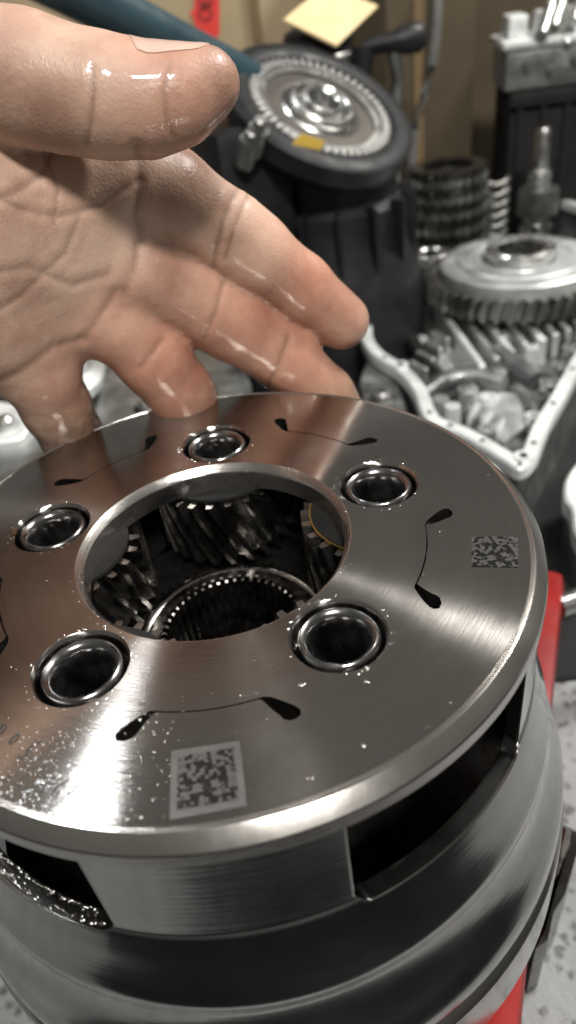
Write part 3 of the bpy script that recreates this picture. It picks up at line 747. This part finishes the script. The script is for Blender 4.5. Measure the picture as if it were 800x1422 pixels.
for x, y in ((690, 516), (764, 530), (782, 506), (796, 482), (650, 540), (700, 470)):
    p = on(x, y, -2.0); bm = bmesh.new(); lathe(bm, [(.0001, .05), (.055, .05), (.06, .04), (.06, 0), (.10, 0), (.10, -.4)], 18, (p[0], p[1], -2.0)); bo = obj('bolt_boss', bm, 'alu', case, 35)
    bm = bmesh.new(); gear(bm, (p[0], p[1], -1.955), (0, 0, 1), .045, .05, 6, 0, .04, layers=1); obj('bolt_head', bm, 'grey_steel', bo, 30)
for k, (x, y) in enumerate(((612, 560), (628, 575), (655, 592), (676, 604), (742, 574), (752, 556), (598, 530), (584, 470), (665, 500), (716, 505), (738, 492), (775, 470), (632, 520), (680, 545))):
    p = on(x, y, -2.08); hh = random.uniform(-.05, .12); rr_ = random.uniform(.055, .10); bm = bmesh.new()
    lathe(bm, [(.0001, hh - .05), (rr_ * .5, hh - .05), (rr_ * .55, hh), (rr_ * .92, hh), (rr_, hh - .03), (rr_ * 1.05, -.35)], 16, (p[0], p[1], -2.08)); obj('stud_boss', bm, ('alu', 'alu_face', 'alu_dark')[k % 3], case, 35)
for k in range(6): fin(640 + 9 * k, 572 + 5 * k, 13, -17, 4, -2.10, 'alu_face' if k % 2 else 'alu_dark')
for k in range(4): fin(568 + 10 * k, 500 - 14 * k, 22, 12, 5, -2.0, 'alu')
for pl in ([(640, 560), (700, 610), (735, 585), (720, 545), (670, 540)], [(600, 500), (640, 545), (662, 520), (630, 478)]):
    bm = bmesh.new(); prism(bm, [xy(on(x, y, -2.15)) for x, y in pl], -2.4, -2.15, .03); obj('casting_web', bm, 'alu', case, 40)
# gear stack lying in the case
p = on(722, 352, -1.45); gc = (float(p[0]), float(p[1]), 0); 
gs = empty('gear_stack', (gc[0], gc[1], MZ + .28)); tag(gs, 'bright stacked gear with wide ring resting inside the aluminium gearbox case', 'gear')
bm = bmesh.new(); gear(bm, (gc[0], gc[1], 0), (0, 0, 1), .98, 1.08, 46, -1.86, -1.62, twist=.05, layers=2, bore=.3); obj('toothed_ring', bm, 'grey_steel', gs, 30)
bm = bmesh.new(); lathe(bm, [(.40, -1.62), (.40, -1.50), (.42, -1.48), (.52, -1.475), (.53, -1.49), (.56, -1.49), (.57, -1.47), (.70, -1.475), (.72, -1.495), (.80, -1.50), (.86, -1.505), (.90, -1.53), (.90, -1.62)], 72, gc); obj('disc', bm, 'alu', gs, 30)
bm = bmesh.new(); gear(bm, (gc[0], gc[1], 0), (0, 0, 1), .72, .80, 34, MZ + .30, -1.87, twist=.3, layers=4, bore=.3); obj('helical_gear', bm, 'dark_gear', gs, 30)
bm = bmesh.new(); lathe(bm, [(.26, -1.38), (.30, -1.36), (.37, -1.36), (.39, -1.38), (.39, -1.70), (.26, -1.70)], 48, gc, closed=True); obj('hub', bm, 'steel', gs, 30)

# black clutch drum with silver toothed ring
Y0 = 6.2; dc = at(446, 148, Y0); axd = np.array([.30, -.45, .84]); axd /= np.linalg.norm(axd)
k_ = float(np.linalg.norm(at(340, 140, Y0) - dc)) / 1.06
dr_ = empty('clutch_drum', (dc[0], dc[1], MZ)); tag(dr_, 'black round clutch drum with silver toothed ring leaning beside cardboard box', 'clutch drum')
def dl(name, prof, mat, n=96, closed=False, parent=None, sm=35):
    bm = bmesh.new(); lathe(bm, [(r * k_, h * k_) for r, h in prof], n, dc, axd, closed); return obj(name, bm, mat, parent or dr_, sm)
dl('housing', [(1.04, -.10), (1.04, .04), (1.10, .07), (1.30, .06), (1.36, .02), (1.36, -.22), (1.26, -.34), (.90, -.60), (.2, -.62)], 'black')
bm = bmesh.new(); gear(bm, dc, axd, 1.02 * k_, 1.035 * k_, 60, -.09 * k_, -.02 * k_, bore=.8 * k_, layers=1); tr = obj('toothed_ring', bm, 'grey_steel', dr_, 30)
for i in range(52):
    a = 2 * PI * i / 52; x, y, z = frame(axd); c_ = Vector(dc) + (x * math.cos(a) + y * math.sin(a)) * (.955 * k_) + z * (-.0 * k_)
    if i == 0:
        bm = bmesh.new(); box(bm, (0, 0, 0), (.13 * k_, .062 * k_, .07 * k_), None, .012)
        for v in bm.verts: v.co *= S
        tm = bpy.data.meshes.new('tooth'); bm.to_mesh(tm); bm.free(); tm.materials.append(MAT['frost'])
    to = bpy.data.objects.new('tooth', tm); C.objects.link(to); to.parent = tr
    rad_ = (x * math.cos(a) + y * math.sin(a)); tan_ = z.cross(rad_)
    to.location = c_ * S - wloc(tr); to.rotation_euler = Matrix((rad_, tan_, z)).transposed().to_euler()
dl('clutch_plate', [(.88, -.03), (.86, -.05), (.70, -.06), (.60, -.04), (.56, -.05), (.50, -.10), (.30, -.10)], 'plate_dull')
hb = dl('hub', [(.46, -.10), (.46, .06), (.44, .08), (.40, .08), (.38, .06), (.38, -.04), (.34, -.05), (.30, .10), (.28, .12), (.24, .12), (.22, .10), (.22, -.1), (.05, -.1)], 'steel')
dl('snap_ring', [(.50, -.06), (.53, -.03), (.56, -.06)], 'steel', parent=hb)
bm = bmesh.new(); q = [at(x, y, Y0 - .75) for x, y in ((402, 205), (420, 186), (452, 196), (440, 218), (410, 222))]
put(bm, q + [v + np.array([0, .03, 0]) for v in q], [(0, 1, 2, 3, 4), (9, 8, 7, 6, 5)] + [(i, (i + 1) % 5, 5 + (i + 1) % 5, 5 + i) for i in range(5)])
obj('yellow_tag', bm, 'yellow', dr_, None)
# the drum's black bracket and foot
bm = bmesh.new(); pA = at(300, 215, Y0 - .5); box(bm, (pA[0] + .25, Y0 - .1, (MZ + pA[2]) / 2 + .1), (.8, .9, pA[2] - MZ + .2), Matrix.Rotation(.3, 3, 'Z'), .12); obj('bracket', bm, 'black', dr_, 40)
bm = bmesh.new(); hz_ = dc[2] - .45
lathe(bm, [(.25, hz_), (.62, hz_ - .02), (.70, hz_ - .10), (.70, hz_ - .45), (.78, hz_ - .52), (.80, hz_ - .9), (.92, hz_ - 1.15), (1.02, MZ + .16), (1.12, MZ + .12), (1.12, MZ)], 56, (dc[0] + .1, Y0 + .15, 0)); ft = obj('foot', bm, 'black', dr_, 30)
for i in range(14):
    a = 2 * PI * i / 14; bm = bmesh.new(); box(bm, (dc[0] + .1 + .83 * math.cos(a), Y0 + .15 + .83 * math.sin(a), hz_ - .75), (.16, .05, .62), Matrix.Rotation(a, 3, 'Z'), .01); obj('rib', bm, 'black', ft, 40)
for x, y in ((360, 178), (348, 195)):
    c_ = at(x, y, Y0 - .75); bm = bmesh.new(); lathe(bm, [(.001, .10), (.05, .10), (.07, .08), (.07, 0), (.10, 0), (.10, -.25)], 16, c_, axd); obj('bolt', bm, 'grey_steel', dr_, 35)

# cardboard boxes
def carton(name, x0, x1, Y, top, depth, mat, label, rz=0, flap=True):
    a = at(x0, 60, Y); b = at(x1, 60, Y); cx = (a[0] + b[0]) / 2; wd = b[0] - a[0]
    root = empty(name, (cx, Y + depth / 2, BZ)); tag(root, label, 'box')
    rot = Matrix.Rotation(rz, 3, 'Z'); bm = bmesh.new(); box(bm, (cx, Y + depth / 2, (BZ + top) / 2), (wd, depth, top - BZ), rot, .05); obj('body', bm, mat, root, 40)
    if flap:
        bm = bmesh.new(); box(bm, (cx, Y - .03, top - .55), (wd * .99, .03, 1.1), rot, .01); obj('flap', bm, mat, root, 40)
    return root
bx1 = carton('cardboard_box', -260, 425, 11.0, 2.6, 4, 'card', 'tall tan cardboard box carrying the torn red sticker', 0, False)
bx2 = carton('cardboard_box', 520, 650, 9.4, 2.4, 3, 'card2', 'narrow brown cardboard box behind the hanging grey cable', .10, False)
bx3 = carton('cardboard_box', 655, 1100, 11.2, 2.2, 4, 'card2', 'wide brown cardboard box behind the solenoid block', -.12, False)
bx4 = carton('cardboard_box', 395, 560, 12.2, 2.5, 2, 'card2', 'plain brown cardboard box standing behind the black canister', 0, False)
# red sticker with its black letters
bm = bmesh.new(); q = [at(x, y, 10.985) for x, y in ((271, -30), (305, -30), (305, 45), (298, 58), (290, 52), (271, 47), (270, 28), (264, 16), (270, 12))]
put(bm, q, [tuple(range(len(q)))]); stk = obj('red_sticker', bm, 'sticker', bx1, None); stk['label'] = 'torn red sticker with black letters'
def letter(ch_, x, y, h, spin):
    cu = bpy.data.curves.new('letter', 'FONT'); cu.body = ch_; cu.size = h * S; cu.align_x = 'CENTER'; cu.align_y = 'CENTER'
    t_ = bpy.data.objects.new('letter', cu); C.objects.link(t_); dg_ = bpy.context.evaluated_depsgraph_get(); m_ = bpy.data.meshes.new_from_object(t_.evaluated_get(dg_)); bpy.data.objects.remove(t_)
    m_.materials.clear(); m_.materials.append(MAT['ink']); o = bpy.data.objects.new('letter', m_); C.objects.link(o); o.parent = stk
    p_ = at(x, y, 10.97); o.location = Vector(p_) * S - wloc(stk); o.rotation_euler = Matrix.Rotation(PI / 2, 3, 'X').to_euler(); o.rotation_euler = (Matrix.Rotation(PI / 2, 3, 'X') @ Matrix.Rotation(spin, 3, 'Z')).to_euler()
letter('О', 287, 19, .27, PI / 2); letter('Б', 287, 0, .27, PI / 2)
# black canister with manila card on it
p = at(440, 60, 8.6); cn = empty('black_canister', (p[0], p[1], MZ)); tag(cn, 'glossy black canister with the manila card on top', 'canister')
bm = bmesh.new(); top = at(440, 35, 8.6)[2]
lathe(bm, [(.01, top), (.30, top), (.40, top - .05), (.44, top - .15), (.44, MZ), (.01, MZ)], 40, (p[0], p[1], 0)); obj('body', bm, 'black', cn, 35)
bm = bmesh.new(); lathe(bm, [(.455, top - .30), (.47, top - .32), (.47, top - .40), (.455, top - .42)], 40, (p[0], p[1], 0)); obj('band', bm, 'grey_steel', cn, 35)
bm = bmesh.new(); q = [at(394, 27, 8.2), at(468, 63, 7.95), at(525, 8, 8.5), at(452, -22, 8.8)]
nq = np.cross(q[1] - q[0], q[3] - q[0]); nq /= np.linalg.norm(nq); nq *= .03 * (1 if nq[2] < 0 else -1)
put(bm, q + [v + nq for v in q], [(0, 1, 2, 3), (7, 6, 5, 4)] + [(i, (i + 1) % 4, 4 + (i + 1) % 4, 4 + i) for i in range(4)])
tag(obj('manila_card', bm, 'paper', None, None), 'square manila card lying tilted on the black canister', 'card')
# black-handled tool
tl = empty('hand_tool', at(540, 70, 8.2)); tag(tl, 'black rounded tool handle pointing sideways in front of cardboard', 'tool')
bm = bmesh.new(); tube(bm, [at(505, 66, 8.3), at(545, 58, 8.2), at(565, 54, 8.2), at(582, 51, 8.2), at(590, 50, 8.2)], [.09, .11, .17, .17, .10], 20); obj('handle', bm, 'black', tl, 50)
bm = bmesh.new(); tube(bm, [at(545, 62, 8.25), at(552, 110, 8.25), at(548, 150, 8.25)] + [np.array([*at(548, 150, 8.25)[:2], MZ])], .09, 16); obj('shank', bm, 'grey_steel', tl, 50)
bm = bmesh.new(); tube(bm, [at(505, 66, 8.3), at(500, 110, 8.3), np.array([*at(500, 110, 8.3)[:2], MZ])], .14, 16); obj('post', bm, 'black', tl, 50)
bm = bmesh.new(); tube(bm, [at(608, -40, 9.2), at(607, 10, 9.15), at(605, 50, 9.1), at(600, 90, 9.1), at(590, 130, 9.1), at(575, 180, 9.1), np.array([*at(560, 200, 9.0)[:2], MZ])], .07, 12)
tag(obj('cable', bm, 'cable', None, 50), 'grey cable hanging down in front of brown cardboard box', 'cable')
# solenoid block in the upper right
vb = empty('solenoid_block', at(770, 90, 8.4) * np.array([1, 1, 0]) + np.array([0, 0, MZ])); tag(vb, 'pale metal solenoid block with bright cylinders beside wide cardboard box', 'solenoid block')
p = at(765, 66, 8.4); rv = Matrix.Rotation(-.3, 3, 'Z'); cv = Vector((p[0] + .75, 8.95, 0))
CZ = p[2] - .5; cc_ = cv + rv @ Vector((.25, .12, 0))
vb.location.z = CZ * S
crate = empty('plastic_crate', (cv.x, cv.y, MZ)); tag(crate, 'dark ribbed plastic crate carrying the pale solenoid block', 'crate')
bm = bmesh.new(); box(bm, (cc_.x, cc_.y, (MZ + CZ) / 2), (2.5, 1.4, CZ - MZ - .002), rv, .06); obj('body', bm, 'rubber', crate, 40)
for k in range(8):
    q_ = cc_ + rv @ Vector((-1.12 + .32 * k, -.72, 0)); bm = bmesh.new(); box(bm, (q_.x, q_.y, (MZ + CZ) / 2), (.07, .10, CZ - MZ - .3), rv, .02); obj('rib', bm, 'rubber', crate, 40)
bm = bmesh.new(); q_ = cc_ + rv @ Vector((0, -.73, 0)); box(bm, (q_.x, q_.y, CZ - .10), (2.55, .14, .16), rv, .03); obj('lip', bm, 'rubber', crate, 40)
bm = bmesh.new(); box(bm, (cv.x, cv.y, (CZ + p[2]) / 2), (2.2, 1.1, p[2] - CZ), rv, .06); vbody = obj('body', bm, 'alu_dark', vb, 40)
for k in range(6):
    q_ = cv + rv @ Vector((-.80 + .32 * k, -.555, 0)); bm = bmesh.new(); lathe(bm, [(.001, .07), (.05, .07), (.06, .05), (.06, 0), (.09, 0), (.09, -.05)], 14, (q_.x, q_.y, p[2] - .2 - .1 * (k % 2)), rv @ Vector((0, -1, 0))); obj('bolt', bm, 'grey_steel', vbody, 35)
bm = bmesh.new(); box(bm, (cv.x, cv.y, p[2] + .06), (2.3, 1.2, .10), rv, .03); obj('plate', bm, 'alu_face', vb, 40)
for k in range(3):
    q_ = cv + rv @ Vector((-.9 + .42 * k, .05, 0)); bm = bmesh.new(); box(bm, (q_.x, q_.y, p[2] + .24), (.26, .6, .26), rv, .04); obj('port_block', bm, 'alu_face', vb, 40)
for x, y in ((752, 26), (768, 16), (784, 40), (796, 8)):
    a = at(x, y + 24, 8.5); b = at(x + 12, y - 14, 8.8); bm = bmesh.new(); tube(bm, [a, b], .085, 18); so = obj('solenoid', bm, 'steel', vb, 50)
    bm = bmesh.new(); tube(bm, [b, b + (b - a) * .25], .05, 14); obj('tip', bm, 'alu_face', so, 50)
# dark teal tube resting on the drum
bm = bmesh.new(); tA = at(-60, -95, 5.2); tB = at(345, 112, 6.6); tube(bm, [tA, tA + (tB - tA) * .5, tB], .20, 28)
tag(obj('teal_tube', bm, 'teal', None, 60), 'long dark teal enamelled tube lying behind the hand', 'tube')

# small castings behind the fingers
def casting(label, outline, z, mat_top, hgt, bolts=()):
    poly = smooth_poly([xy(on(x, y, z)) for x, y in outline], 5); c_ = np.mean(np.array(poly), 0)
    r_ = empty('valve_casting', (c_[0], c_[1], MZ)); tag(r_, label, 'casting')
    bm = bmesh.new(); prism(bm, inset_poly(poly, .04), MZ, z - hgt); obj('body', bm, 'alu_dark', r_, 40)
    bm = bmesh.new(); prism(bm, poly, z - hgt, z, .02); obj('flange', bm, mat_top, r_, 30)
    for x, y in bolts:
        p_ = on(x, y, z); bm = bmesh.new(); lathe(bm, [(.001, .10), (.06, .10), (.09, .07), (.10, 0), (.14, 0), (.14, -.02)], 18, p_); obj('bolt', bm, 'steel', r_, 35)
    return r_
v1 = casting('white flanged casting with upright pipe seen between ring finger and little finger', [(78, 520), (92, 486), (112, 468), (136, 476), (146, 498), (140, 522), (118, 541), (98, 545)], -1.7, 'alu_face', .12)
bm = bmesh.new(); p = on(106, 512, -1.7); tube(bm, [p, p + np.array([.02, .1, .55])], .17, 20); obj('pipe', bm, 'alu', v1, 50)
casting('grey oily casting seen between ring finger and white flange', [(128, 600), (138, 548), (150, 500), (172, 492), (215, 530), (240, 590), (200, 610)], -1.75, 'alu_dark', .15, ((205, 566),))
casting('white flange with a shiny bolt beside the little finger', [(-60, 575), (-20, 556), (25, 562), (46, 578), (36, 600), (20, 610), (-30, 616), (-60, 610)], -1.6, 'alu_face', .12, ((8, 592),))
casting('rough grey casting below the bolted white flange', [(-40, 640), (5, 622), (40, 606), (56, 600), (72, 630), (60, 680), (0, 700)], -1.7, 'alu_dark', .2)
casting('dull grey lever casting between middle finger and aluminium gearbox case', [(500, 545), (512, 500), (540, 505), (556, 540), (566, 580), (540, 600)], -1.9, 'alu_dark', .2, ((530, 555),))
casting('dark casting seen between middle finger and ring finger', [(255, 500), (275, 468), (330, 500), (350, 545), (340, 600), (280, 590)], -1.9, 'alu_dark', .2)
casting('jagged pale casting at the edge of the black rubber mat', [(788, 660), (784, 690), (794, 705), (800, 740), (830, 760), (900, 700), (880, 630), (820, 628)], -2.0, 'alu_face', .15)
# loose parts standing in the far end of the gearbox case
FL = MZ + .281
cp = empty('clutch_pack', (4.30, 8.25, FL)); tag(cp, 'stack of dark toothed clutch rings at the far end of the gearbox case', 'clutch pack')
for k in range(13):
    bm = bmesh.new(); gear(bm, (4.30 + .015 * math.sin(k * 2.1), 8.25 + .015 * math.cos(k * 1.7), FL), (0, 0, 1), .50, .56 if k % 2 else .53, 24, .001 + k * .105, .085 + k * .105, layers=1, bore=.34); obj('clutch_ring', bm, 'grey_steel' if k % 2 else 'interior', cp, 30)
bm = bmesh.new(); tube(bm, [(5.02 + .17 * math.cos(t_ * .35), 8.25 + .17 * math.sin(t_ * .35), FL + .05 + 1.0 * t_ / 126) for t_ in range(126)], .04, 8)
tag(obj('coil_spring', bm, 'grey_steel', None, 60), 'upright coil spring beside the stack of clutch rings', 'spring')
def upright(x, y, prof, label, teeth_z, tr_, nt_):
    r_ = empty('splined_shaft', (x, y, FL)); tag(r_, label, 'shaft')
    bm = bmesh.new(); lathe(bm, prof, 32, (x, y, FL)); obj('shaft', bm, 'steel', r_, 30)
    bm = bmesh.new(); gear(bm, (x, y, FL), (0, 0, 1), tr_ * .9, tr_, nt_, *teeth_z, twist=.1, layers=2, bore=tr_ * .6); obj('toothed_collar', bm, 'grey_steel', r_, 30)
upright(5.42, 7.75, [(.001, 1.7), (.08, 1.7), (.10, 1.66), (.10, 1.2), (.15, 1.18), (.15, .5), (.22, .48), (.22, .001), (.001, .001)], 'upright stepped shaft with toothed collar inside the gearbox case', (.62, .95), .27, 24)
r_ = empty('loose_gear', (3.62, 7.15, FL)); tag(r_, 'small dull gear standing between clutch drum and bright gear stack', 'gear')
bm = bmesh.new(); gear(bm, (3.62, 7.15, FL), (0, 0, 1), .34, .39, 26, .001, .5, twist=.15, layers=3, bore=.16); obj('toothed_rim', bm, 'grey_steel', r_, 30)
bm = bmesh.new(); lathe(bm, [(.15, .2), (.15, .56), (.17, .58), (.21, .58), (.23, .56), (.23, .502)], 32, (3.62, 7.15, FL)); obj('hub', bm, 'steel', r_, 30)
# packing tape on the boxes
for bxo, x0, x1, yy in ((bx2, 575, 588, 9.36), (bx1, 352, 366, 10.96)):
    bm = bmesh.new(); a_ = at(x0, 60, yy); b_ = at(x1, 60, yy); put(bm, [(a_[0], yy, BZ + .1), (b_[0], yy, BZ + .1), (b_[0], yy, 2.3), (a_[0], yy, 2.3)], [(0, 1, 2, 3)]); obj('packing_tape', bm, 'tape', bxo, None)
# black block beside the flange
bm = bmesh.new(); q = [on(x, y, -2.05) for x, y in ((745, 1312), (776, 1136), (806, 1150), (803, 1178), (786, 1236), (770, 1262), (762, 1300))]
prism(bm, [xy(v) for v in q], BZ, -2.05, .04); tag(obj('steel_block', bm, 'interior', None, 30), 'dark oily steel block on the bench beside the red rail', 'block')
